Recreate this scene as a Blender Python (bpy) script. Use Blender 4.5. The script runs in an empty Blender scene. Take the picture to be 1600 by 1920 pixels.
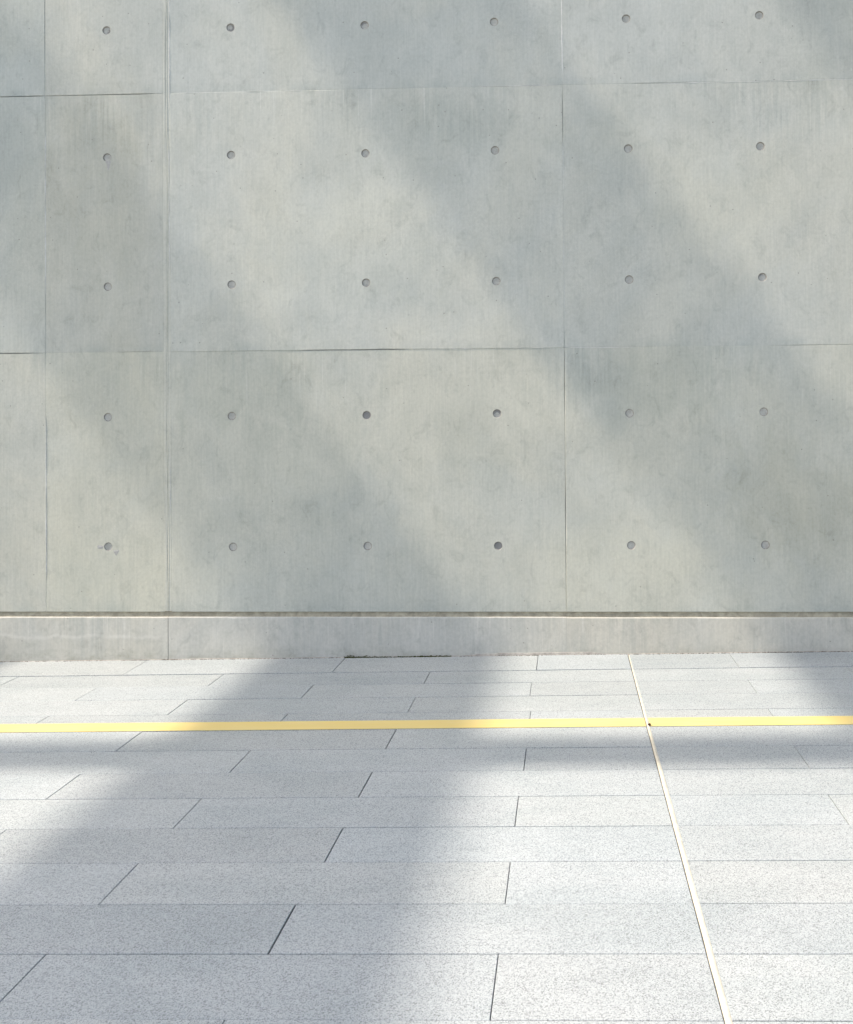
import bpy, bmesh, math, random
from mathutils import Vector, Matrix, noise as mnoise
from math import radians, pi, sin, cos

random.seed(11)
S = bpy.context.scene
COL = S.collection

# ------------------------------------------------------------------ camera, sky, sun, exposure
EYE = Vector((0.0, -6.4, 1.401))
R_AX = Vector((0.99904629, 0.04301214, -0.00751428))
U_AX = Vector((0.00796974, -0.01042725, 0.99991387))
F_AX = Vector((-0.04293009, 0.99902013, 0.0107601))
cam = bpy.data.cameras.new('camera')
cam.sensor_fit = 'VERTICAL'
cam.sensor_height = 24.0
cam.lens = 25.0
cam.shift_x = -0.0912
cam.shift_y = -0.1000
cam.clip_start = 0.05
cam.clip_end = 2000
camo = bpy.data.objects.new('camera', cam)
COL.objects.link(camo)
m = Matrix((R_AX, U_AX, -F_AX)).transposed().to_4x4()
m.translation = EYE
camo.matrix_world = m
S.camera = camo

SUN_TRAVEL = Vector((0.755, 0.142, -1.0))          # down to the right and a little towards the wall
to_sun = (-SUN_TRAVEL).normalized()
ELEV = math.asin(to_sun.z)
AZIM = math.atan2(to_sun.x, to_sun.y)              # from +Y, clockwise

world = bpy.data.worlds.new('World')
S.world = world
world.use_nodes = True
wn = world.node_tree.nodes
wl = world.node_tree.links
wn.clear()
wo = wn.new('ShaderNodeOutputWorld')
wb = wn.new('ShaderNodeBackground')
sky = wn.new('ShaderNodeTexSky')
sky.sky_type = 'NISHITA'
sky.sun_disc = False
sky.sun_elevation = ELEV
sky.sun_rotation = AZIM
sky.air_density = 1.0
sky.dust_density = 4.0
sky.ozone_density = 0.6
wb.inputs['Strength'].default_value = 0.15
wl.new(sky.outputs['Color'], wb.inputs['Color'])
wl.new(wb.outputs['Background'], wo.inputs['Surface'])

sun = bpy.data.lights.new('sun', 'SUN')
sun.energy = 2.5
sun.angle = radians(0.75)
sun.color = (1.0, 0.895, 0.80)
suno = bpy.data.objects.new('sun', sun)
COL.objects.link(suno)
suno.rotation_euler = SUN_TRAVEL.to_track_quat('-Z', 'Y').to_euler()
suno.location = to_sun * 40

vs = S.view_settings
vs.view_transform = 'Standard'
vs.look = 'None'
vs.gamma = 1.0
vs.use_curve_mapping = False
vs.exposure = 1.18

S.render.engine = 'CYCLES'
S.cycles.max_bounces = 8
S.cycles.diffuse_bounces = 5

# ------------------------------------------------------------------ helpers
SLOPE = 0.0141586                                  # the pavement climbs gently to the right


def ground_z(x):
    return SLOPE * x


def link(o, parent=None):
    COL.objects.link(o)
    if parent is not None:
        o.parent = parent
    return o


def empty(name, loc=(0, 0, 0), label=None, cat=None, kind=None, group=None):
    o = bpy.data.objects.new(name, None)
    o.empty_display_size = 0.2
    o.location = loc
    tag(o, label, cat, kind, group)
    return link(o)


def tag(o, label=None, cat=None, kind=None, group=None):
    if label: o['label'] = label
    if cat: o['category'] = cat
    if kind: o['kind'] = kind
    if group: o['group'] = group
    return o


def obj(name, bm, mat, parent=None, smooth=False):
    me = bpy.data.meshes.new(name)
    bm.normal_update()
    bm.to_mesh(me)
    bm.free()
    me.materials.append(mat)
    if smooth:
        for p in me.polygons: p.use_smooth = True
    o = bpy.data.objects.new(name, me)
    return link(o, parent)


def add_box(bm, x0, x1, y0, y1, z0, z1):
    v = [bm.verts.new((x, y, z)) for z in (z0, z1) for y in (y0, y1) for x in (x0, x1)]
    for q in ((0, 2, 3, 1), (4, 5, 7, 6), (0, 1, 5, 4), (2, 6, 7, 3), (0, 4, 6, 2), (1, 3, 7, 5)):
        bm.faces.new([v[i] for i in q])
    return v


def n1(x, seed=0.0, sc=1.0):
    return mnoise.noise(Vector((x * sc, seed * 7.13 + 0.37, seed * 3.7 - 1.1)))


class NT:
    """Small helper for building a node tree."""
    def __init__(self, name):
        self.mat = bpy.data.materials.new(name)
        self.mat.use_nodes = True
        self.t = self.mat.node_tree
        self.n = self.t.nodes
        self.l = self.t.links
        self.n.clear()
        self.out = self.n.new('ShaderNodeOutputMaterial')
        self.bsdf = self.n.new('ShaderNodeBsdfPrincipled')
        self.l.new(self.bsdf.outputs[0], self.out.inputs['Surface'])
        self.pos = self.n.new('ShaderNodeNewGeometry').outputs['Position']

    def put(self, sock, v):
        if isinstance(v, bpy.types.NodeSocket):
            self.l.new(v, sock)
        elif v is not None:
            if sock.type == 'RGBA' and len(v) == 3: v = (*v, 1)
            sock.default_value = v

    def map(self, scale, loc=(0, 0, 0), rot=(0, 0, 0), src=None):
        k = self.n.new('ShaderNodeMapping')
        self.l.new(src or self.pos, k.inputs['Vector'])
        k.inputs['Scale'].default_value = scale
        k.inputs['Location'].default_value = loc
        k.inputs['Rotation'].default_value = rot
        return k.outputs[0]

    def noise(self, vec, scale, detail=4, rough=0.55, dist=0.0, color=False):
        k = self.n.new('ShaderNodeTexNoise')
        self.put(k.inputs['Vector'], vec)
        k.inputs['Scale'].default_value = scale
        k.inputs['Detail'].default_value = detail
        k.inputs['Roughness'].default_value = rough
        k.inputs['Distortion'].default_value = dist
        return k.outputs['Color' if color else 'Fac']

    def voro(self, vec, scale, out='Distance', feature='F1', rnd=1.0):
        k = self.n.new('ShaderNodeTexVoronoi')
        k.feature = feature
        self.put(k.inputs['Vector'], vec)
        k.inputs['Scale'].default_value = scale
        k.inputs['Randomness'].default_value = rnd
        return k.outputs[out]

    def math(self, op, a, b=None, c=None, clamp=False):
        k = self.n.new('ShaderNodeMath')
        k.operation = op
        k.use_clamp = clamp
        self.put(k.inputs[0], a)
        if b is not None: self.put(k.inputs[1], b)
        if c is not None: self.put(k.inputs[2], c)
        return k.outputs[0]

    def rng(self, v, a, b, c=0.0, d=1.0, smooth=True):
        k = self.n.new('ShaderNodeMapRange')
        k.interpolation_type = 'SMOOTHSTEP' if smooth else 'LINEAR'
        self.put(k.inputs['Value'], v)
        k.inputs['From Min'].default_value = a
        k.inputs['From Max'].default_value = b
        k.inputs['To Min'].default_value = c
        k.inputs['To Max'].default_value = d
        return k.outputs[0]

    def mix(self, f, a, b, mode='MIX'):
        k = self.n.new('ShaderNodeMix')
        k.data_type = 'RGBA'
        k.blend_type = mode
        k.clamp_factor = True
        self.put(k.inputs[0], f)
        self.put(k.inputs[6], a)
        self.put(k.inputs[7], b)
        return k.outputs[2]

    def xyz(self):
        k = self.n.new('ShaderNodeSeparateXYZ')
        self.l.new(self.pos, k.inputs[0])
        return k.outputs

    def bump(self, h, strength, dist, prev=None):
        k = self.n.new('ShaderNodeBump')
        self.put(k.inputs['Height'], h)
        k.inputs['Strength'].default_value = strength
        k.inputs['Distance'].default_value = dist
        if prev is not None: self.l.new(prev, k.inputs['Normal'])
        return k.outputs[0]

    def info(self, what):
        return self.n.new('ShaderNodeObjectInfo').outputs[what]

    def finish(self, color, rough=0.8, normal=None, spec=0.3):
        self.put(self.bsdf.inputs['Base Color'], color)
        self.put(self.bsdf.inputs['Roughness'], rough)
        self.bsdf.inputs['Specular IOR Level'].default_value = spec
        if normal is not None: self.l.new(normal, self.bsdf.inputs['Normal'])
        return self.mat


# ------------------------------------------------------------------ materials
COOL, BROWN, PALE = (0.875, 0.890, 0.888), (0.865, 0.86, 0.825), (1.09, 1.08, 1.045)
# x, z, half width, half height, strength, tint
STAINS = [(0.55, 1.62, 0.62, 0.30, 0.85, COOL), (-1.95, 1.62, 0.55, 0.32, 0.80, COOL), (-0.85, 3.18, 0.55, 0.30, 0.75, COOL),
          (0.25, 3.10, 0.35, 0.30, 0.55, COOL), (-2.80, 2.85, 0.36, 0.75, 0.45, BROWN), (-2.75, 1.60, 0.34, 0.40, 0.35, BROWN),
          (1.35, 0.95, 0.50, 0.45, 0.70, BROWN), (-0.55, 1.22, 0.36, 0.28, 0.45, COOL), (1.55, 3.75, 0.35, 0.45, 0.70, COOL),
          (-1.55, 1.05, 0.40, 0.42, 0.45, COOL), (-1.3, 2.45, 0.75, 0.55, 0.50, PALE), (0.95, 2.75, 0.55, 0.4, 0.45, PALE),
          (-3.4, 3.0, 0.22, 0.8, 0.50, COOL), (0.35, 0.55, 0.6, 0.3, 0.40, PALE), (-2.8, 0.5, 0.6, 0.25, 0.45, PALE)]
def concrete(name, base=(0.528, 0.525, 0.470), plinth=False):
    t = NT(name)
    x, y, z = t.xyz()
    cool = tuple(c * k for c, k in zip(base, (0.935, 0.950, 0.948)))
    warm = tuple(c * k for c, k in zip(base, (1.03, 1.015, 0.965)))
    big = t.noise(t.map((1.0, 1.0, 0.8), (3.1, 0, 1.7)), 0.95, 5, 0.6, 0.4)
    col = t.mix(t.rng(big, 0.36, 0.64), cool, warm)
    mid = t.noise(t.map((1, 1, 0.75), (9.2, 0, 4.0)), 3.4, 6, 0.62, 0.6)
    col = t.mix(t.rng(mid, 0.3, 0.72, 0.0, 1.0), col, t.mix(1.0, col, (0.885, 0.895, 0.90), 'MULTIPLY'))
    # tone of the single pour, with painted bounce warmth in the bottom row
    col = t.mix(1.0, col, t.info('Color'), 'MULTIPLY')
    # old damp and rubbed stains, each with its own place on the wall
    if not plinth:
        ragged = t.noise(t.map((1, 1, 0.55), (21, 2, 9)), 5.0, 6, 0.68, 0.7)
        for (sx, sz, rx_, rz_, amt, tint_) in STAINS:
            u = t.math('DIVIDE', t.math('SUBTRACT', x, sx), rx_)
            w = t.math('DIVIDE', t.math('SUBTRACT', z, sz), rz_)
            q = t.math('SQRT', t.math('ADD', t.math('MULTIPLY', u, u), t.math('MULTIPLY', w, w)))
            q = t.math('ADD', q, t.math('MULTIPLY', t.math('SUBTRACT', ragged, 0.5), 2.6))
            col = t.mix(t.rng(q, 0.35, 1.15, amt, 0.0), col, t.mix(1.0, col, tint_, 'MULTIPLY'))
    # fine vertical streaks, strongest in the half metre under each lift line
    d = t.math('FLOORED_MODULO', t.math('SUBTRACT', 3.42, z), 1.58)
    under = t.rng(d, 0.0, 0.55, 1.0, 0.18)
    st = t.noise(t.map((34, 34, 1.6), (0, 0, 0)), 1.0, 4, 0.6, 0.25)
    patch = t.rng(t.noise(t.map((1, 1, 0.6), (5.5, 0, 2.2)), 2.1, 3), 0.42, 0.66)
    sm = t.math('MULTIPLY', t.math('MULTIPLY', under, patch), t.rng(st, 0.40, 0.62))
    col = t.mix(t.math('MULTIPLY', sm, 0.85), col, t.mix(1.0, col, (0.81, 0.835, 0.845), 'MULTIPLY'))
    lt = t.math('MULTIPLY', under, t.rng(t.noise(t.map((52, 52, 2.2), (7, 0, 3)), 1.0, 2, 0.5), 0.60, 0.78))
    col = t.mix(t.math('MULTIPLY', lt, 0.42), col, tuple(c * 1.22 for c in base))
    # pale clouds of laitance and small grey smudges
    pc = t.noise(t.map((1, 1, 1), (2.2, 4, 8)), 7.0, 5, 0.65, 1.2)
    col = t.mix(t.rng(pc, 0.62, 0.80, 0, 0.42), col, tuple(c * 1.14 for c in base))
    sd = t.noise(t.map((1, 1, 0.7), (12.2, 4, 1)), 13.0, 5, 0.7, 0.8)
    col = t.mix(t.rng(sd, 0.50, 0.74, 0, 0.75), col, t.mix(1.0, col, (0.80, 0.80, 0.80), 'MULTIPLY'))
    fine = t.noise(t.map((1, 1, 0.8)), 60.0, 4, 0.7)
    col = t.mix(t.rng(fine, 0.36, 0.70, 0, 0.50), col, t.mix(1.0, col, (0.82, 0.82, 0.81), 'MULTIPLY'))
    # brushed vertical grain of the shutter boards and scuffed, rubbed patches
    gr = t.noise(t.map((95, 95, 4.0), (1, 0, 2)), 1.0, 4, 0.65, 0.2)
    col = t.mix(t.rng(gr, 0.34, 0.66, 0, 0.85), col, t.mix(1.0, col, (0.925, 0.93, 0.935), 'MULTIPLY'))
    scn = t.noise(t.map((1, 1, 1), (8, 3, 6)), 16.0, 6, 0.72, 2.6)
    scp = t.rng(t.noise(t.map((1, 1, 1), (15, 3, 2)), 1.5, 3), 0.46, 0.66)
    scf = t.math('MULTIPLY', t.rng(t.math('ABSOLUTE', t.math('SUBTRACT', scn, 0.5)), 0.0, 0.05, 1, 0), scp)
    col = t.mix(t.math('MULTIPLY', scf, 0.40), col, t.mix(1.0, col, (0.83, 0.83, 0.84), 'MULTIPLY'))
    wsp = t.noise(t.map((1, 1, 0.8), (18, 13, 6)), 30.0, 5, 0.7, 0.6)
    col = t.mix(t.rng(wsp, 0.62, 0.80, 0, 0.45), col, tuple(c * 1.13 for c in base))
    # sparse blow holes
    vd = t.voro(t.pos, 16.0)
    vr = t.voro(t.pos, 16.0, 'Color')
    pick = t.math('GREATER_THAN', vr, 0.76)
    pit = t.math('MULTIPLY', t.rng(vd, 0.035, 0.085, 1, 0), pick)
    col = t.mix(t.math('MULTIPLY', pit, 0.62), col, (0.19, 0.185, 0.17))
    # bleached / greyed band along the lift lines
    band = t.math('MULTIPLY', t.rng(d, 1.50, 1.575, 0.0, 1.0), t.rng(t.noise(t.map((1, 1, 0.2), (1, 2, 3)), 5.0, 3), 0.42, 0.6))
    if not plinth:
        col = t.mix(t.math('MULTIPLY', band, 0.5), col, t.mix(1.0, col, (0.82, 0.85, 0.87), 'MULTIPLY'))
    if plinth:
        # dried tide line left by water, only on the left length
        wav = t.noise(t.map((1, 0, 0), (4, 0, 0)), 3.2, 4, 0.6)
        zc = t.math('ADD', 0.045, t.math('MULTIPLY', wav, 0.125))
        dz = t.math('SUBTRACT', z, zc)
        line = t.rng(t.math('ABSOLUTE', dz), 0.001, 0.017, 1, 0)
        left = t.rng(x, -2.52, -2.40, 1, 0)
        brk = t.rng(t.noise(t.map((1, 1, 1), (0, 3, 0)), 7.0, 3), 0.25, 0.55)
        col = t.mix(t.math('MULTIPLY', t.math('MULTIPLY', line, left), t.math('MULTIPLY', brk, 0.22)), col, tuple(c * 1.25 for c in base))
        low = t.math('MULTIPLY', t.rng(dz, -0.03, 0.0, 0.35, 0.0), left)
        col = t.mix(low, col, t.mix(1.0, col, (0.90, 0.89, 0.86), 'MULTIPLY'))
        splash = t.rng(z, -0.02, 0.07, 1, 0)
        sn = t.rng(t.noise(t.map((1, 1, 2.0), (6, 0, 0)), 8.0, 5, 0.7), 0.40, 0.68)
        col = t.mix(t.math('MULTIPLY', t.math('MULTIPLY', splash, sn), 0.55), col, t.mix(1.0, col, (0.66, 0.655, 0.60), 'MULTIPLY'))
    b = t.bump(t.noise(t.map((1, 1, 0.7), (3, 0, 9)), 2.4, 3, 0.5), 0.06, 0.05)
    b = t.bump(t.noise(t.map((1, 1, 0.6)), 22.0, 5, 0.6), 0.10, 0.006, b)
    b = t.bump(t.math('MULTIPLY', pit, -1.0), 0.5, 0.003, b)
    rg = t.rng(mid, 0.3, 0.7, 0.62, 0.82)
    return t.finish(col, rg, b, 0.28)


def granite(name, base=(0.388, 0.410, 0.400), slab_joints=False):
    t = NT(name)
    x, y, z = t.xyz()
    flat = t.map((1, 1, 1))
    c1 = t.voro(flat, 330.0, 'Color')
    c2 = t.voro(t.map((1, 1, 1), (0.3, 0.7, 0)), 580.0, 'Color')
    n0 = t.noise(flat, 210.0, 3, 0.7)
    g = t.math('ADD', t.math('MULTIPLY', c1, 0.5), t.math('ADD', t.math('MULTIPLY', c2, 0.25), t.math('MULTIPLY', n0, 0.40)))
    light = tuple(min(0.95, c * 1.18) for c in base)
    dark = tuple(c * 0.45 for c in base)
    col = t.mix(t.rng(g, 0.30, 0.60), dark, base)
    col = t.mix(t.rng(g, 0.58, 0.86), col, light)
    rnd = t.info('Random')
    tint = t.mix(rnd, (0.98, 0.99, 1.0), (1.01, 1.008, 0.995))
    tint = t.mix(t.math('FRACT', t.math('MULTIPLY', rnd, 7.31)), tint, (0.98, 0.99, 1.0))
    col = t.mix(1.0, col, tint, 'MULTIPLY')
    col = t.mix(1.0, col, t.info('Color'), 'MULTIPLY')     # each slab was sawn from its own block
    cl = t.noise(t.map((0.7, 1.2, 1), (2, 5, 1)), 2.6, 5, 0.65, 0.5)
    col = t.mix(t.rng(cl, 0.35, 0.70), col, t.mix(1.0, col, (0.885, 0.905, 0.91), 'MULTIPLY'))
    wet = t.noise(t.map((0.5, 1.6, 1), (12, 5, 1)), 5.5, 6, 0.7, 1.0)
    col = t.mix(t.rng(wet, 0.52, 0.72, 0, 0.55), col, t.mix(1.0, col, (0.88, 0.89, 0.89), 'MULTIPLY'))
    spot = t.noise(t.map((1, 1, 1), (4, 4, 4)), 26.0, 3, 0.7)
    col = t.mix(t.rng(spot, 0.70, 0.80, 0, 0.35), col, t.mix(1.0, col, (0.70, 0.70, 0.68), 'MULTIPLY'))
    if slab_joints:
        fy = t.math('FLOORED_MODULO', y, 0.295)
        ly = t.rng(t.math('ABSOLUTE', t.math('SUBTRACT', fy, 0.1475)), 0.1445, 0.1470, 0, 1)
        row = t.math('FLOORED_MODULO', t.math('FLOOR', t.math('DIVIDE', y, 0.295)), 2.0)
        fx = t.math('FLOORED_MODULO', t.math('ADD', x, t.math('MULTIPLY', row, 0.595)), 1.19)
        lx = t.rng(t.math('ABSOLUTE', t.math('SUBTRACT', fx, 0.595)), 0.592, 0.5945, 0, 1)
        col = t.mix(t.math('MAXIMUM', lx, ly), col, (0.10, 0.10, 0.10))
    b = t.bump(t.noise(flat, 160.0, 3, 0.7), 0.22, 0.002)
    b = t.bump(t.noise(flat, 6.0, 3, 0.6), 0.05, 0.01, b)
    return t.finish(col, t.rng(g, 0.3, 0.8, 0.70, 0.52), b, 0.35)


def plain(name, col, rough=0.8, var=0.2, scale=30.0, spec=0.25):
    t = NT(name)
    n = t.noise(t.pos, scale, 5, 0.65, 0.4)
    c = t.mix(t.rng(n, 0.3, 0.7), tuple(v * (1 - var) for v in col), tuple(min(1, v * (1 + var)) for v in col))
    b = t.bump(t.noise(t.pos, scale * 3, 3), 0.2, 0.003)
    return t.finish(c, rough, b, spec)


def paint_mat():
    t = NT('yellow_paint')
    base = (0.655, 0.512, 0.175)
    n = t.noise(t.map((0.6, 3, 1)), 5.0, 5, 0.65)
    col = t.mix(t.rng(n, 0.35, 0.68), base, (0.645, 0.522, 0.210))
    s = t.noise(t.map((1, 1, 1), (3, 3, 3)), 150.0, 3, 0.7)
    col = t.mix(t.rng(s, 0.55, 0.8, 0, 0.30), col, (0.60, 0.50, 0.30))
    w = t.noise(t.map((0.25, 3.0, 1), (8, 1, 3)), 14.0, 5, 0.7)
    col = t.mix(t.rng(w, 0.66, 0.76, 0, 0.5), col, (0.62, 0.52, 0.33))
    b = t.bump(s, 0.2, 0.001)
    return t.finish(col, 0.6, b, 0.35)


M_PANEL = concrete('cast_concrete')
M_PLINTH = concrete('plinth_concrete', (0.565, 0.546, 0.488), True)
M_STRIP = plain('joint_mortar', (0.37, 0.365, 0.345), 0.85, 0.16, 22)
M_PLUG = plain('plug_mortar', (0.405, 0.398, 0.355), 0.9, 0.14, 60)
M_LAIT = plain('pale_laitance', (0.60, 0.595, 0.56), 0.8, 0.10, 40)
M_RIM = plain('hole_grime', (0.31, 0.295, 0.255), 0.95, 0.2, 60)
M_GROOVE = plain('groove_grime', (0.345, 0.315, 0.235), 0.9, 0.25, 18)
M_CORE = plain('wall_core_concrete', (0.26, 0.255, 0.24), 0.9, 0.15, 5)
M_GRAN = granite('speckled_granite')
M_GROUND = granite('distant_granite', (0.388, 0.410, 0.400), True)
M_BED = plain('joint_sand', (0.13, 0.13, 0.128), 0.95, 0.4, 70)
M_SEAL = plain('joint_sealant', (0.56, 0.520, 0.415), 0.7, 0.12, 25)
M_PAINT = paint_mat()
M_MOSS = plain('moss_green', (0.060, 0.065, 0.022), 0.95, 0.5, 120)
M_SOIL = plain('damp_soil', (0.10, 0.085, 0.065), 0.95, 0.5, 120)
M_FILLET = plain('base_mortar', (0.36, 0.335, 0.29), 0.9, 0.25, 40)
M_STONE = plain('brown_stone', (0.06, 0.035, 0.025), 0.8, 0.3, 200)
M_FRAME = plain('canopy_concrete', (0.42, 0.42, 0.41), 0.85, 0.1, 3)

# ------------------------------------------------------------------ ground and pavement
TILT = -math.atan(SLOPE)


def tilt(o):
    o.rotation_euler = (0, TILT, 0)
    return o


g = bmesh.new()
v = [g.verts.new(p) for p in ((-500, -500, -0.045), (500, -500, -0.045), (500, 500, -0.045), (-500, 500, -0.045))]
g.faces.new(v)
ground = tilt(obj('ground', g, M_GROUND))
tag(ground, 'pale granite paved ground running on beyond the slabs', None, 'structure')

pave = tilt(empty('pavement', (0, 0, 0), 'pale speckled granite pavement in staggered long slabs at the foot of the wall', None, 'structure'))
X_L, X_R = -4.98, 3.95
ROWS = [0.0, -0.383, -0.660, -0.938, -1.2265, -1.507]
while len(ROWS) < 20:
    ROWS.append(ROWS[-1] - (0.2995, 0.2960, 0.2945, 0.2985, 0.2940, 0.2985, 0.2915, 0.3105)[(len(ROWS) - 6) % 8])
bm = bmesh.new()
add_box(bm, X_L, X_R, ROWS[-1], -0.012, -0.040, -0.006)
obj('bedding', bm, M_BED, pave)

STRIP0, STRIP1 = 0.3555, 0.3745       # sealed movement joint
SLAB_CACHE = {}
# slabs whose stone is plainly darker or paler than the rest
BLOCKS = [(ROWS[7], ROWS[8], -1.99, -0.79, 0.95, 0.002), (ROWS[9], ROWS[10], -1.99, -0.79, 0.925, 0.004), (ROWS[9], ROWS[10], -0.79, 0.36, 1.0, -0.010),
          (ROWS[8], ROWS[9], -1.39, -0.19, 0.975, -0.004), (ROWS[11], ROWS[12], -2.0, -0.80, 0.90, -0.004), (ROWS[11], ROWS[12], -0.80, 0.36, 0.955, -0.004),
          (ROWS[6], ROWS[7], -0.18, 0.36, 0.95, -0.004), (ROWS[6], ROWS[7], 0.36, 1.6, 0.94, -0.004), (ROWS[12], ROWS[13], -1.41, -0.19, 0.93, -0.004), (ROWS[12], ROWS[13], -2.7, -1.41, 0.94, -0.004)]


def strip_right(y):
    return 0.3655 + (STRIP1 - 0.3655) * min(1.0, abs(y) / 2.4)


def slab(x0, x1, y0, y1, dz, rx, ry):
    """One granite slab with a tiny worn arris; x0<x1, y0<y1."""
    L, W = round(x1 - x0, 4), round(y1 - y0, 4)
    key = (L, W)
    if key not in SLAB_CACHE:
        b = bmesh.new()
        c = 0.0012
        rings = []
        for (ins, zz) in ((0, -0.0345), (0, -c), (c, 0.0)):
            rings.append([b.verts.new((sx * (L / 2 - ins), sy * (W / 2 - ins), zz)) for sx, sy in ((-1, -1), (1, -1), (1, 1), (-1, 1))])
        for a, d in zip(rings, rings[1:]):
            for i in range(4):
                b.faces.new((a[i], a[(i + 1) % 4], d[(i + 1) % 4], d[i]))
        b.faces.new(rings[-1])
        b.faces.new(rings[0][::-1])
        b.normal_update()
        me = bpy.data.meshes.new('paving_slab')
        b.to_mesh(me)
        b.free()
        me.materials.append(M_GRAN)
        SLAB_CACHE[key] = me
    o = bpy.data.objects.new('paving_slab', SLAB_CACHE[key])
    o.location = ((x0 + x1) / 2, (y0 + y1) / 2, dz)
    o.rotation_euler = (rx, ry, 0)
    v = random.choice((1.01, 1.0, 1.0, 0.98, 0.965, 0.955)) + random.uniform(-0.01, 0.01)
    w = random.uniform(-0.006, 0.006)
    for (ya, yb, xa, xb, val, warm) in BLOCKS:
        if ya > o.location.y > yb and xa < o.location.x < xb: v, w = val, warm
    o.color = (v * (1 + w), v, v * (1 - w), 1)
    return link(o, pave)


# joint positions on the left of the movement joint alternate between two phases, and likewise on the right
gap_row = {1: 0.0100, 2: 0.0042, 3: 0.0072, 4: 0.0062, 5: 0.0062, 6: 0.0064, 7: 0.0044, 8: 0.0048, 9: 0.0044, 10: 0.0050, 11: 0.0032, 12: 0.0038, 13: 0.0022}
for r in range(len(ROWS) - 1):
    ya, yb = ROWS[r], ROWS[r + 1]
    top = ya - gap_row.get(r, 0.003) / 2 if r else -0.010
    bot = yb + gap_row.get(r + 1, 0.003) / 2
    # joints as read from the photograph for the rows in view
    read = {0: [-0.176, -1.338, -2.548], 1: [-0.777, -1.958], 2: [-0.194, -1.377], 3: [-0.781, -1.966], 4: [-0.180, -1.367],
            5: [-0.790, -1.978], 6: [-0.180, -1.378], 7: [-0.792, -1.993], 8: [-0.187, -1.390], 9: [-0.787, -1.985],
            10: [-0.187, -1.392], 11: [-0.803, -2.0], 12: [-0.188, -1.405], 13: [-0.818]}
    js = list(read.get(r, [-0.185 - (0.6 if r % 2 else 0.0)]))
    while js[-1] - 1.19 > X_L + 0.2: js.append(js[-1] - 1.19 + random.uniform(-0.004, 0.004))
    js = [X_L] + js[::-1]
    rj = [0.957] if r % 2 == 0 else [1.545]
    while rj[-1] + 1.19 < X_R - 0.2: rj.append(rj[-1] + 1.19)
    segs = list(zip(js, js[1:] + [STRIP0]))
    segs += list(zip([STRIP1] + rj, rj + [X_R]))
    for (a, b_) in segs:
        ga = 0.0028 + random.uniform(-0.0010, 0.0012)
        if abs(a + 0.19) < 0.03: ga = 0.0015 + (0.0012 if r in (0, 6) else 0)
        if r in (7, 10, 5, 9) and abs(a + 0.79) < 0.03: ga = 0.005
        if r == 11 and abs(a + 0.80) < 0.03: ga = 0.0066
        aa = strip_right((ya + yb) / 2) if a == STRIP1 else a if a == X_L else a + ga / 2
        bb = b_ if b_ in (X_R, STRIP0) else b_ - ga / 2
        dz = random.uniform(-0.0007, 0.0007)
        if r == 0: dz += 0.0018
        if r == 4: dz = 0.0
        if r in (12, 13): dz *= 0.3
        s = 0.0 if r == 4 else 1.0
        e1, e2 = (random.uniform(-0.0012, 0.0012) for _ in range(2))
        slab(aa, bb, bot + (e1 if r != 4 else 0), top - (e2 if r not in (4, 0) else 0), dz, s * random.uniform(-0.0025, 0.0025), s * random.uniform(-0.0005, 0.0005))

# sealed movement joint: a cream bead with a thin open crack along its left edge
bm = bmesh.new()
ny = 120
prev = None
for i in range(ny + 1):
    yy = -0.012 + (ROWS[-1] + 0.012) * i / ny
    far = max(0.0, 1 - abs(yy) / 1.4)
    l = STRIP0 + 0.0034 + 0.0012 * n1(yy, 3, 9) + 0.0022 * far
    rr = strip_right(yy) + 0.0004
    w = 0.0018 + 0.0012 * n1(yy, 5, 6) - 0.0040 * far
    ring = [bm.verts.new((l, yy, -0.006)), bm.verts.new((l + 0.001, yy, -0.0005 + w * 0.3)), bm.verts.new(((l + rr) / 2, yy, w * 0.9 + 0.0006)),
            bm.verts.new((rr - 0.001, yy, w * 0.5)), bm.verts.new((rr + 0.001, yy, -0.0008)), bm.verts.new((rr, yy, -0.006))]
    if prev:
        for k in range(5): bm.faces.new((prev[k], ring[k], ring[k + 1], prev[k + 1]))
    prev = ring
obj('joint_sealant', bm, M_SEAL, pave, True)

# yellow painted line, one thin coat on each side of the movement joint
def paint_piece(x0, x1):
    b = bmesh.new()
    n = max(4, int((x1 - x0) / 0.03))
    prev = None
    for i in range(n + 1):
        xx = x0 + (x1 - x0) * i / n
        far = -1.372 + 0.0015 * n1(xx, 1, 7) + 0.001 * n1(xx, 2, 40)
        near = -1.5035 + 0.0012 * n1(xx, 8, 6) + 0.001 * n1(xx, 4, 40)
        ring = [b.verts.new((xx, far + 0.001, 0.0005)), b.verts.new((xx, far, 0.0026)), b.verts.new((xx, near, 0.0026)), b.verts.new((xx, near - 0.001, 0.0005))]
        if prev:
            for k in range(3): b.faces.new((prev[k], prev[k + 1], ring[k + 1], ring[k]))
        prev = ring
    return obj('painted_line', b, M_PAINT, pave)


p1 = paint_piece(X_L + 0.01, STRIP0 - 0.001)
p2 = paint_piece(strip_right(-1.4) + 0.002, X_R - 0.01)
p1['label'] = 'pale yellow painted line on the left of the cream joint'
p2['label'] = 'pale yellow painted line on the right of the cream joint'

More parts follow.
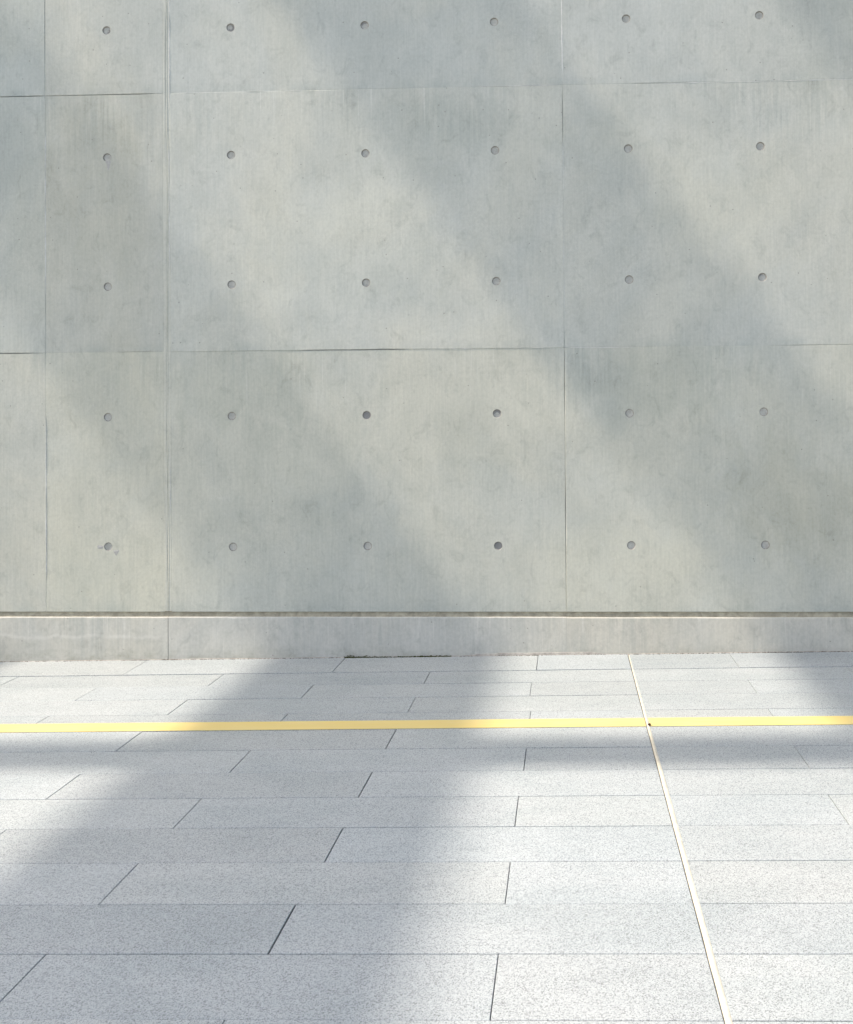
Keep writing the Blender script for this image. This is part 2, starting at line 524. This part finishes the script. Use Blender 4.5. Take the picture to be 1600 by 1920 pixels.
# ------------------------------------------------------------------ the concrete wall
wall = empty('concrete_wall', (0, 0, 0), 'smooth light grey cast concrete wall with round tie holes behind the granite pavement', 'wall')
Z = [0.258, 1.840, 3.420, 5.000]
COLS = [(-5.60, -3.180), (-3.180, -2.446), (-2.402, -0.005), (-0.005, 2.392), (2.392, 4.79)]
HOLE_X = {-5: -4.385, -4: -3.59, 0: -2.7910, 1: -2.0274, 2: -1.2031, 3: -0.4103, 4: 0.3831, 5: 1.1750, 6: 1.968, 7: 2.76, 8: 3.55, 9: 4.34}
HOLE_Z = [0.6513, 1.4452, 2.2440, 3.0320, 3.8123, 4.60]
HR = 0.0265


LIFT_MARKS = {3.420: [(-5.6, -2.45, 0.85), (-2.40, -1.9, 0.25), (-1.5, -0.8, 0.40), (-0.55, 0.02, 0.55), (0.35, 1.0, 0.55), (1.4, 1.9, 0.3)],
              1.840: [(-5.6, -3.22, 0.95), (-2.80, -2.44, 0.40), (-2.1, -1.75, 0.35), (-1.66, -0.9, 0.90), (-0.05, 0.35, 0.35), (1.15, 1.9, 0.42)]}
POUR_MARKS = {-0.005: [(0.2, 2.0, 0.72), (2.25, 2.6, 0.35), (3.0, 3.45, 0.60), (3.5, 4.2, 0.35)],
              -3.180: [(0.2, 1.4, 0.32), (1.9, 2.7, 0.30), (3.38, 4.4, 0.55)]}


def joint_open(px, pz, vertical):
    """How far a formwork joint is open here, 0 (closed by laitance) to about 1."""
    best = 0.10
    table = POUR_MARKS if vertical else LIFT_MARKS
    for k, segs in table.items():
        if abs((px if vertical else pz) - k) > 0.01: continue
        t_ = pz if vertical else px
        for a, c, w in segs:
            if a < t_ < c:
                best = max(best, w * min(1.0, (t_ - a) / 0.12, (c - t_) / 0.12))
    return best * (0.8 + 0.5 * n1(px + pz, 77, 3.0))


def panel(ci, ri, holes):
    """A cast panel: jittered worn edges, a shallow chamfer and round openings where the tie holes sit."""
    x0, x1 = COLS[ci]
    z0, z1 = Z[ri], Z[ri + 1]
    face = random.uniform(-0.0012, 0.0012)
    b = bmesh.new()
    sd = ci * 13 + ri * 5
    pts = []
    step = 0.035
    nx = max(2, int((x1 - x0) / step)); nz = max(2, int((z1 - z0) / step))
    per = [(x0 + (x1 - x0) * i / nx, z0, 0, 1) for i in range(nx)] + [(x1, z0 + (z1 - z0) * i / nz, -1, 0) for i in range(nz)]
    per += [(x1 - (x1 - x0) * i / nx, z1, 0, -1) for i in range(nx)] + [(x0, z1 - (z1 - z0) * i / nz, 1, 0) for i in range(nz)]
    inner, outer, back = [], [], []
    for k, (px, pz, dx, dz) in enumerate(per):
        s = px + pz * 1.7
        corner = (abs(px - x0) < 1e-6 or abs(px - x1) < 1e-6) and (abs(pz - z0) < 1e-6 or abs(pz - z1) < 1e-6)
        so = joint_open(px, pz, dx != 0)
        j = -0.0006 + 0.0026 * so + 0.0007 * n1(s, sd, 9)
        ch = 0.0016 + 0.0022 * max(0, n1(s, sd + 3, 3.0)) + 0.0012 * random.random()
        if n1(s, sd + 6, 5.5) > 0.42: ch += 0.004 * random.random()
        dep = 0.0007 + 0.0024 * so + 0.0010 * max(0.0, n1(s, sd + 4, 1.6))
        if corner:
            cx_ = 1 if abs(px - x0) < 1e-6 else -1
            cz_ = 1 if abs(pz - z0) < 1e-6 else -1
            o_ = (px + cx_ * 0.0004, pz + cz_ * 0.0004)
            i_ = (px + cx_ * 0.004, pz + cz_ * 0.004)
        else:
            o_ = (px + dx * j, pz + dz * j)
            i_ = (px + dx * (j + ch), pz + dz * (j + ch))
        inner.append(b.verts.new((i_[0], face, i_[1])))
        outer.append(b.verts.new((o_[0], face + dep, o_[1])))
        back.append(b.verts.new((o_[0] + dx * 0.0005, 0.040, o_[1] + dz * 0.0005)))
    n = len(per)
    edges = [b.edges.new((inner[i], inner[(i + 1) % n])) for i in range(n)]
    for (hx, hz) in holes:
        ring = [b.verts.new((hx + HR * cos(2 * pi * i / 28), face, hz + HR * sin(2 * pi * i / 28))) for i in range(28)]
        edges += [b.edges.new((ring[i], ring[(i + 1) % 28])) for i in range(28)]
    bmesh.ops.triangle_fill(b, use_beauty=True, use_dissolve=False, edges=edges, normal=(0, -1, 0))
    # keep the openings open
    for f in list(b.faces):
        c = f.calc_center_median()
        for (hx, hz) in holes:
            if (c.x - hx) ** 2 + (c.z - hz) ** 2 < (HR * 0.985) ** 2 and all(abs((q.co.x - hx) ** 2 + (q.co.z - hz) ** 2 - HR ** 2) < 1e-6 for q in f.verts):
                b.faces.remove(f)
                break
    for i in range(n):
        k = (i + 1) % n
        b.faces.new((outer[i], outer[k], inner[k], inner[i]))
        b.faces.new((back[i], back[k], outer[k], outer[i]))
    bmesh.ops.recalc_face_normals(b, faces=b.faces)
    b.normal_update()
    big = max(b.faces, key=lambda f: f.calc_area())
    if big.normal.y > 0:
        bmesh.ops.reverse_faces(b, faces=list(b.faces))
    o = obj('concrete_panel', b, M_PANEL, wall)
    return o, face


def tie_hole(parent, hx, hz, face, depth, ecc):
    """The cup left by a formwork tie: rounded lip, conical side and a mortar plug set back in it."""
    b = bmesh.new()
    seg = 28
    prof = [(HR + 0.0005, 0.0008), (HR - 0.0014, 0.0010), (HR - 0.0022, min(depth * 0.4, 0.004)), (HR - 0.0034, depth * 0.92), (HR - 0.0055, depth), (HR * 0.55, depth + 0.0004), (0.0, depth - 0.0006)]
    rings = []
    for (rad, dy) in prof:
        ring = []
        for i in range(seg):
            a = 2 * pi * i / seg
            jr = rad * (1 + (0.02 * n1(cos(a) + hx, hz, 2.0) if rad > 0 and rad < HR else 0))
            off = dy if dy < 0.0012 else max(0.0012, dy + 0.0022 * ecc[0] * cos(a) * rad / HR + 0.0022 * ecc[1] * sin(a) * rad / HR)
            ring.append(b.verts.new((hx + jr * cos(a), face + off, hz + jr * sin(a))))
            if rad == 0: break
        rings.append(ring)
    for a_, c_ in zip(rings, rings[1:]):
        for i in range(seg):
            k = (i + 1) % seg
            if len(c_) == 1:
                b.faces.new((a_[i], a_[k], c_[0]))
            else:
                b.faces.new((a_[i], a_[k], c_[k], c_[i]))
    for f in b.faces:
        rad = math.hypot(f.calc_center_median().x - hx, f.calc_center_median().z - hz)
        f.material_index = 1 if HR * 0.80 < rad < HR * 0.965 else 0
    o = obj('tie_hole', b, M_PLUG, parent, True)
    o.data.materials.append(M_RIM)
    return o


# tone of each pour (columns left to right, rows bottom to top); bottom row's warmth is painted ground bounce and dust
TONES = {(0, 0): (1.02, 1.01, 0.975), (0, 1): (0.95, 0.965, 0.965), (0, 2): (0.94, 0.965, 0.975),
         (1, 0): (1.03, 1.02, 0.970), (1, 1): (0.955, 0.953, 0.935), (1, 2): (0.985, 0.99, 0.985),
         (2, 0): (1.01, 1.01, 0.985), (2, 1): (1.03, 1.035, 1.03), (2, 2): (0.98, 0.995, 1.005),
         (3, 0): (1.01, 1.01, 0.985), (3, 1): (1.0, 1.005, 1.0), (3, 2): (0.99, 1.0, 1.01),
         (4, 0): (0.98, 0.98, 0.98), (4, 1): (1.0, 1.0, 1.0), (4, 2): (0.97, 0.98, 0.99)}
SHALLOW = {(1, 2): 0.0030, (1, 0): 0.0022, (2, 0): 0.0020, (4, 0): 0.0026, (0, 2): 0.0035, (0, 1): 0.0030, (4, 1): 0.0030, (5, 1): 0.0035, (1, 1): 0.0040, (5, 0): 0.004, (0, 3): 0.006, (3, 2): 0.005, (4, 2): 0.004, (0, 0): 0.003}
NEAR = {}
for ci in range(5):
    for ri in range(3):
        x0, x1 = COLS[ci]
        hs = []
        for key, hx in HOLE_X.items():
            if not (x0 + 0.05 < hx < x1 - 0.05): continue
            for zi, hz in enumerate(HOLE_Z):
                if Z[ri] + 0.05 < hz < Z[ri + 1] - 0.05:
                    hs.append((key, zi, hx + random.uniform(-0.004, 0.004), hz + random.uniform(-0.003, 0.003)))
        pn, face = panel(ci, ri, [(h[2], h[3]) for h in hs])
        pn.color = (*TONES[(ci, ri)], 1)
        for (key, zi, hx, hz) in hs:
            dp = 0.0046 + 0.5 * SHALLOW[(key, zi)] if (key, zi) in SHALLOW else (random.uniform(0.0076, 0.0090))
            tie_hole(pn, hx, hz, face, dp, (random.uniform(-.5, .3), random.uniform(-.3, .5)))
        NEAR[(ci, ri)] = (pn, face)

# a smeared mortar patch with chips round the lowest hole of the narrow panel, and a run below one higher up
def blob(name, parent, cx, cz, y, pts, thick, mat):
    b = bmesh.new()
    outer = [b.verts.new((cx + px, y, cz + pz)) for px, pz in pts]
    inn = [b.verts.new((cx + px * 0.78, y - thick, cz + pz * 0.78)) for px, pz in pts]
    n = len(pts)
    for i in range(n):
        k = (i + 1) % n
        b.faces.new((outer[i], outer[k], inn[k], inn[i]))
    c = b.verts.new((cx + sum(p[0] for p in pts) / n * 0.8, y - thick * 1.1, cz + sum(p[1] for p in pts) / n * 0.8))
    for i in range(n): b.faces.new((inn[i], inn[(i + 1) % n], c))
    return obj(name, b, mat, parent, True)


M_SMEAR = plain('smeared_mortar', (0.385, 0.375, 0.345), 0.9, 0.12, 50)
pn, fc = NEAR[(1, 0)]
blob('mortar_smear', pn, -2.845, 0.652, fc + 0.0001, [(-0.020, 0.006), (-0.010, 0.012), (0.012, 0.010), (0.022, 0.002), (0.016, -0.010), (-0.004, -0.013), (-0.017, -0.008)], 0.0007, M_SMEAR)
blob('mortar_smear', pn, -2.745, 0.622, fc + 0.0001, [(-0.022, 0.008), (-0.006, 0.010), (0.014, 0.016), (0.020, 0.004), (0.006, -0.014), (0.000, -0.026), (-0.012, -0.010)], 0.0006, M_SMEAR)
pn, fc = NEAR[(1, 1)]
blob('mortar_smear', pn, -2.785, 2.984, fc + 0.0001, [(-0.020, 0.030), (0.018, 0.030), (0.010, 0.006), (0.004, -0.020), (-0.004, -0.036), (-0.009, -0.012), (-0.012, 0.010)], 0.0006, M_SMEAR)

# construction joint between the narrow panel and the wide one: a recessed mortar strip with ragged ridges
bm = bmesh.new()
prev = None
zs = [0.262 + (4.995 - 0.262) * i / 170 for i in range(171)]
for zz in zs:
    k = n1(zz, 21, 3.0)
    l0, r0 = -2.4500, -2.3980
    ridge = -2.4225 + 0.005 * n1(zz, 22, 1.7) + 0.002 * n1(zz, 23, 12)
    a = max(0.0006, 0.0014 + 0.002 * n1(zz, 24, 2.0))
    c = max(0.0006, 0.0022 + 0.002 * n1(zz, 25, 1.8))
    up = max(-0.0018, -0.0006 - 0.004 * max(0, n1(zz, 26, 4.0)))
    row = [bm.verts.new((l0, 0.0045, zz)), bm.verts.new((l0 + 0.006, a * 0.5 - 0.0006, zz)), bm.verts.new((ridge - 0.010 + 0.004 * k, a * 0.6 - 0.0004, zz)), bm.verts.new((ridge - 0.003, max(0.0004, 0.0014 + 0.005 * k), zz)),
           bm.verts.new((ridge, 0.0030, zz)), bm.verts.new((ridge + 0.003, up, zz)), bm.verts.new((ridge + 0.008 + 0.002 * k, max(0.0004, c * 0.4), zz)), bm.verts.new((r0 - 0.006, c * 0.4 - 0.0004, zz)), bm.verts.new((r0, 0.0045, zz))]
    if prev:
        for i in range(8): bm.faces.new((prev[i], prev[i + 1], row[i + 1], row[i]))
    prev = row
js_o = obj('joint_strip', bm, M_PANEL, wall)
js_o.color = (1.06, 1.05, 1.02, 1)

# pale fins of laitance squeezed out along some of the joints
def fin(name, pts_, axis, off, width, height, seed):
    b = bmesh.new()
    prev = None
    a0, a1 = pts_
    n = int((a1 - a0) / 0.012)
    for i in range(n + 1):
        q = a0 + (a1 - a0) * i / n
        end = min(1.0, (q - a0) / 0.06, (a1 - q) / 0.06)
        hgt = height * max(0.03, end * (0.55 + 0.9 * n1(q, seed, 9) + 0.5 * n1(q, seed + 1, 33)))
        wd = width * max(0.15, end * (0.7 + 0.7 * n1(q, seed + 2, 11)))
        c = off + 0.0016 * n1(q, seed + 3, 5)
        sec = [(-wd, 0.0016), (-wd * 0.35, -hgt), (wd * 0.4, -hgt * 0.8), (wd, 0.0016)]
        row = [b.verts.new((c + p, y_, q) if axis == 'z' else (q, y_, c + p)) for p, y_ in sec]
        if prev:
            for k in range(3): b.faces.new((prev[k], prev[k + 1], row[k + 1], row[k]))
        prev = row
    bmesh.ops.recalc_face_normals(b, faces=b.faces)
    return obj(name, b, M_LAIT, wall)


for k, (a0, a1, ax, off, wd, hg) in enumerate((
        (0.45, 1.45, 'z', -3.181, 0.0030, 0.0022), (2.20, 3.20, 'z', -3.180, 0.0034, 0.0016), (3.30, 4.10, 'z', -2.404, 0.0036, 0.0030), (0.85, 1.25, 'z', -2.410, 0.0028, 0.0026),
        (2.30, 3.10, 'z', -2.408, 0.0030, 0.0018), (3.47, 3.98, 'z', -0.004, 0.0040, 0.0026), (2.05, 2.55, 'z', -0.004, 0.0024, 0.0016), (2.75, 3.10, 'z', -0.004, 0.0024, 0.0016),
        (-2.38, -1.55, 'x', 3.420, 0.0026, 0.0022), (-0.55, -0.02, 'x', 3.4225, 0.0024, 0.0018), (0.55, 1.85, 'x', 3.4180, 0.0026, 0.0016), (0.0, 0.42, 'x', 1.8385, 0.0028, 0.0020), (-0.75, -0.02, 'x', 1.8415, 0.0022, 0.0014))):
    fin('laitance_fin', (a0, a1), ax, off, wd, hg, 60 + k * 5)

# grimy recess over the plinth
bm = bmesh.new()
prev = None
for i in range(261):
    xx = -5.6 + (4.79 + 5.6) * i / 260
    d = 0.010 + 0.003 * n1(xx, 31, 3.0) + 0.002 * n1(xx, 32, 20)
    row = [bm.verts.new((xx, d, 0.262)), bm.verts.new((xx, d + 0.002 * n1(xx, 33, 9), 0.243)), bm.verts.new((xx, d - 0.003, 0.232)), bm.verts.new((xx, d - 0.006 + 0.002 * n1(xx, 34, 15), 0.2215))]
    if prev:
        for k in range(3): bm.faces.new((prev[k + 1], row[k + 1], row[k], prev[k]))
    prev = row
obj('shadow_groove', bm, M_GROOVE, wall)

# plinth lengths with a worn top arris
def plinth(x0, x1, ztop, face):
    b = bmesh.new()
    n = int((x1 - x0) / 0.03)
    prev = None
    for i in range(n + 1):
        xx = x0 + (x1 - x0) * i / n
        c = 0.0046 + 0.0018 * n1(xx, ztop * 900, 4) + (0.004 * random.random() if n1(xx, ztop * 700, 6) > 0.5 else 0)
        row = [b.verts.new((xx, 0.030, ztop)), b.verts.new((xx, face + c, ztop)), b.verts.new((xx, face + c * 0.35, ztop - c * 0.45)), b.verts.new((xx, face, ztop - c * 1.3)), b.verts.new((xx, face - 0.0006, 0.10)), b.verts.new((xx, face - 0.001, -0.20))]
        if prev:
            for k in range(5): b.faces.new((prev[k + 1], row[k + 1], row[k], prev[k]))
        else:
            b.faces.new(row)
        prev = row
    b.faces.new(prev[::-1])
    return obj('plinth', b, M_PLINTH, wall)


for (a, c, zt, fy, tone) in ((-5.60, -2.4255, 0.2265, -0.0042, (1.0, 1.0, 0.99)), (-2.4220, -0.0058, 0.2270, -0.0036, (0.99, 0.99, 0.985)), (-0.0050, 2.390, 0.2250, -0.0042, (1.0, 0.99, 0.97)), (2.393, 4.79, 0.2255, -0.0040, (1, 1, 1))):
    o = plinth(a, c, zt, fy)
    o.color = (*tone, 1)

# solid core behind the face, and the untouched lift above the frame
bm = bmesh.new()
add_box(bm, -5.60, 4.79, 0.0092, 0.36, 0.262, 5.0)
add_box(bm, -5.60, 4.79, 0.0262, 0.36, -0.30, 0.2625)
core = obj('wall_core', bm, M_CORE, wall)
bm = bmesh.new()
add_box(bm, -2.4262, -2.4212, 0.0008, 0.0262, -0.1, 0.2225)
obj('joint_strip', bm, M_STRIP, wall)
bm = bmesh.new()
add_box(bm, -5.60, 4.79, 0.0, 0.36, 5.004, 6.60)
obj('upper_lift', bm, M_PANEL, wall)
bm = bmesh.new()
add_box(bm, -16.0, -5.604, 0.0, 0.36, -0.35, 6.60)
add_box(bm, 4.794, 14.0, 0.0, 0.36, -0.35, 6.60)
obj('wall_return', bm, M_PANEL, wall)

# ragged mortar fillet where the plinth meets the slabs
bm = bmesh.new()
prev = None
for i in range(520):
    xx = -4.9 + 8.8 * i / 519
    base = ground_z(xx) + 0.001
    hgt = 0.004 + 0.004 * max(0, n1(xx, 41, 4)) + 0.003 * random.random() * max(0, n1(xx, 43, 7))
    if -0.62 < xx < 0.22: hgt += 0.016 * min(1, (xx + 0.62) / 0.12, (0.22 - xx) / 0.06) * (0.75 + 0.25 * n1(xx, 45, 20))
    row = [bm.verts.new((xx, -0.004, base + hgt)), bm.verts.new((xx, -0.0068, base + hgt * 0.86)), bm.verts.new((xx, -0.0085 - 0.002 * max(0, n1(xx, 42, 8)), base + hgt * 0.2)), bm.verts.new((xx, -0.0115, base - 0.004))]
    if prev:
        for k in range(3): bm.faces.new((prev[k + 1], row[k + 1], row[k], prev[k]))
    prev = row
obj('mortar_fillet', bm, M_FILLET, wall)


# moss and damp soil caught along the foot of the plinth
def tufts(name, mat, spans, label, size):
    b = bmesh.new()
    for (xa, xb, dens, hmax) in spans:
        for _ in range(int((xb - xa) * dens)):
            xx = random.uniform(xa, xb)
            s = size * random.uniform(0.5, 1.2)
            hh = hmax * random.uniform(0.3, 1.0)
            c = Vector((xx, -0.010 - random.uniform(0, 0.006), ground_z(xx) + 0.002 + random.uniform(0, 0.5) * hh))
            vs_ = []
            for k in range(6):
                a = 2 * pi * k / 6
                vs_.append(b.verts.new(c + Vector((cos(a) * s * random.uniform(.6, 1.3) * 1.7, sin(a) * s * 0.5, random.uniform(-.3, .3) * s))))
            tp = b.verts.new(c + Vector((random.uniform(-.4, .4) * s, -0.2 * s, s * random.uniform(.4, .9))))
            bt = b.verts.new(c - Vector((0, 0, s * 0.6)))
            for k in range(6):
                b.faces.new((vs_[k], vs_[(k + 1) % 6], tp))
                b.faces.new((vs_[(k + 1) % 6], vs_[k], bt))
    o = obj(name, b, mat)
    tag(o, label, 'moss' if name == 'moss' else 'soil', 'stuff')
    return o


tufts('moss', M_MOSS, [(-1.340, -0.69, 420, 0.013), (-1.345, -1.20, 260, 0.020), (-1.325, -1.285, 700, 0.036), (-0.92, -0.72, 300, 0.018)], 'dark green moss in the crack at the foot of the wall', 0.0042)
tufts('soil', M_SOIL, [(-1.93, -1.36, 130, 0.006), (-2.45, -2.36, 160, 0.008), (0.98, 1.95, 170, 0.007), (1.15, 1.45, 160, 0.009), (-3.6, -2.4, 90, 0.004), (0.2, 0.98, 90, 0.004), (-2.4, -1.9, 90, 0.004), (-0.7, 0.2, 60, 0.004)], 'dark damp soil specks along the foot of the wall', 0.0034)

# a brown pebble lying by the movement joint on the yellow line
bm = bmesh.new()
bmesh.ops.create_icosphere(bm, subdivisions=2, radius=0.0075)
for q in bm.verts:
    q.co *= 1 + 0.25 * mnoise.noise(q.co * 190)
    q.co.z *= 0.75
pb = obj('pebble', bm, M_STONE, None, True)
pb.location = (0.3705, -1.497, ground_z(0.37) + 0.0075)
tag(pb, 'tiny dark brown pebble where the cream joint crosses the yellow line', 'pebble')

# ------------------------------------------------------------------ open canopy high overhead (it throws the bands of shade)
H = 15.0
canopy = empty('canopy', (0, -5.0, 0), 'open concrete canopy of broad beams high above the pavement', 'canopy')
kx, ky = 0.755, 0.142
BW, BT = 1.20, 0.32


def part_box(name, x0, x1, y0, y1, z0, z1):
    b = bmesh.new()
    add_box(b, x0, x1, y0 + 5.0, y1 + 5.0, z0, z1)
    bmesh.ops.bevel(b, geom=list(b.edges), offset=0.015, segments=1, affect='EDGES')
    return obj(name, b, M_FRAME, canopy)


# every shade band runs from lo to hi along the foot of the wall
for (lo, hi) in ((-7.90, -6.45), (-4.88, -3.42), (-1.87, -0.37), (1.22, 2.76), (4.24, 5.72), (7.3, 8.8), (10.3, 11.8)):
    part_box('beam', lo - kx * H, hi - kx * (H + BT), -13.5, -0.6, H, H + BT)
yb0, yb1 = -2.03 - ky * H, -1.60 - ky * (H + 0.30)
part_box('girder', -22.5, 6.5, yb0, yb1, H - 0.305, H - 0.005)
part_box('girder', -22.5, 6.5, -11.0, -10.5, H - 0.405, H - 0.005)
for cx_ in (-22.0, 5.9):
    for yy in ((yb0 + yb1) / 2, -10.75):
        part_box('column', cx_ - 0.15, cx_ + 0.15, yy - 0.10, yy + 0.10, ground_z(cx_) - 0.1, H - 0.31 if yy > -9 else H - 0.41)
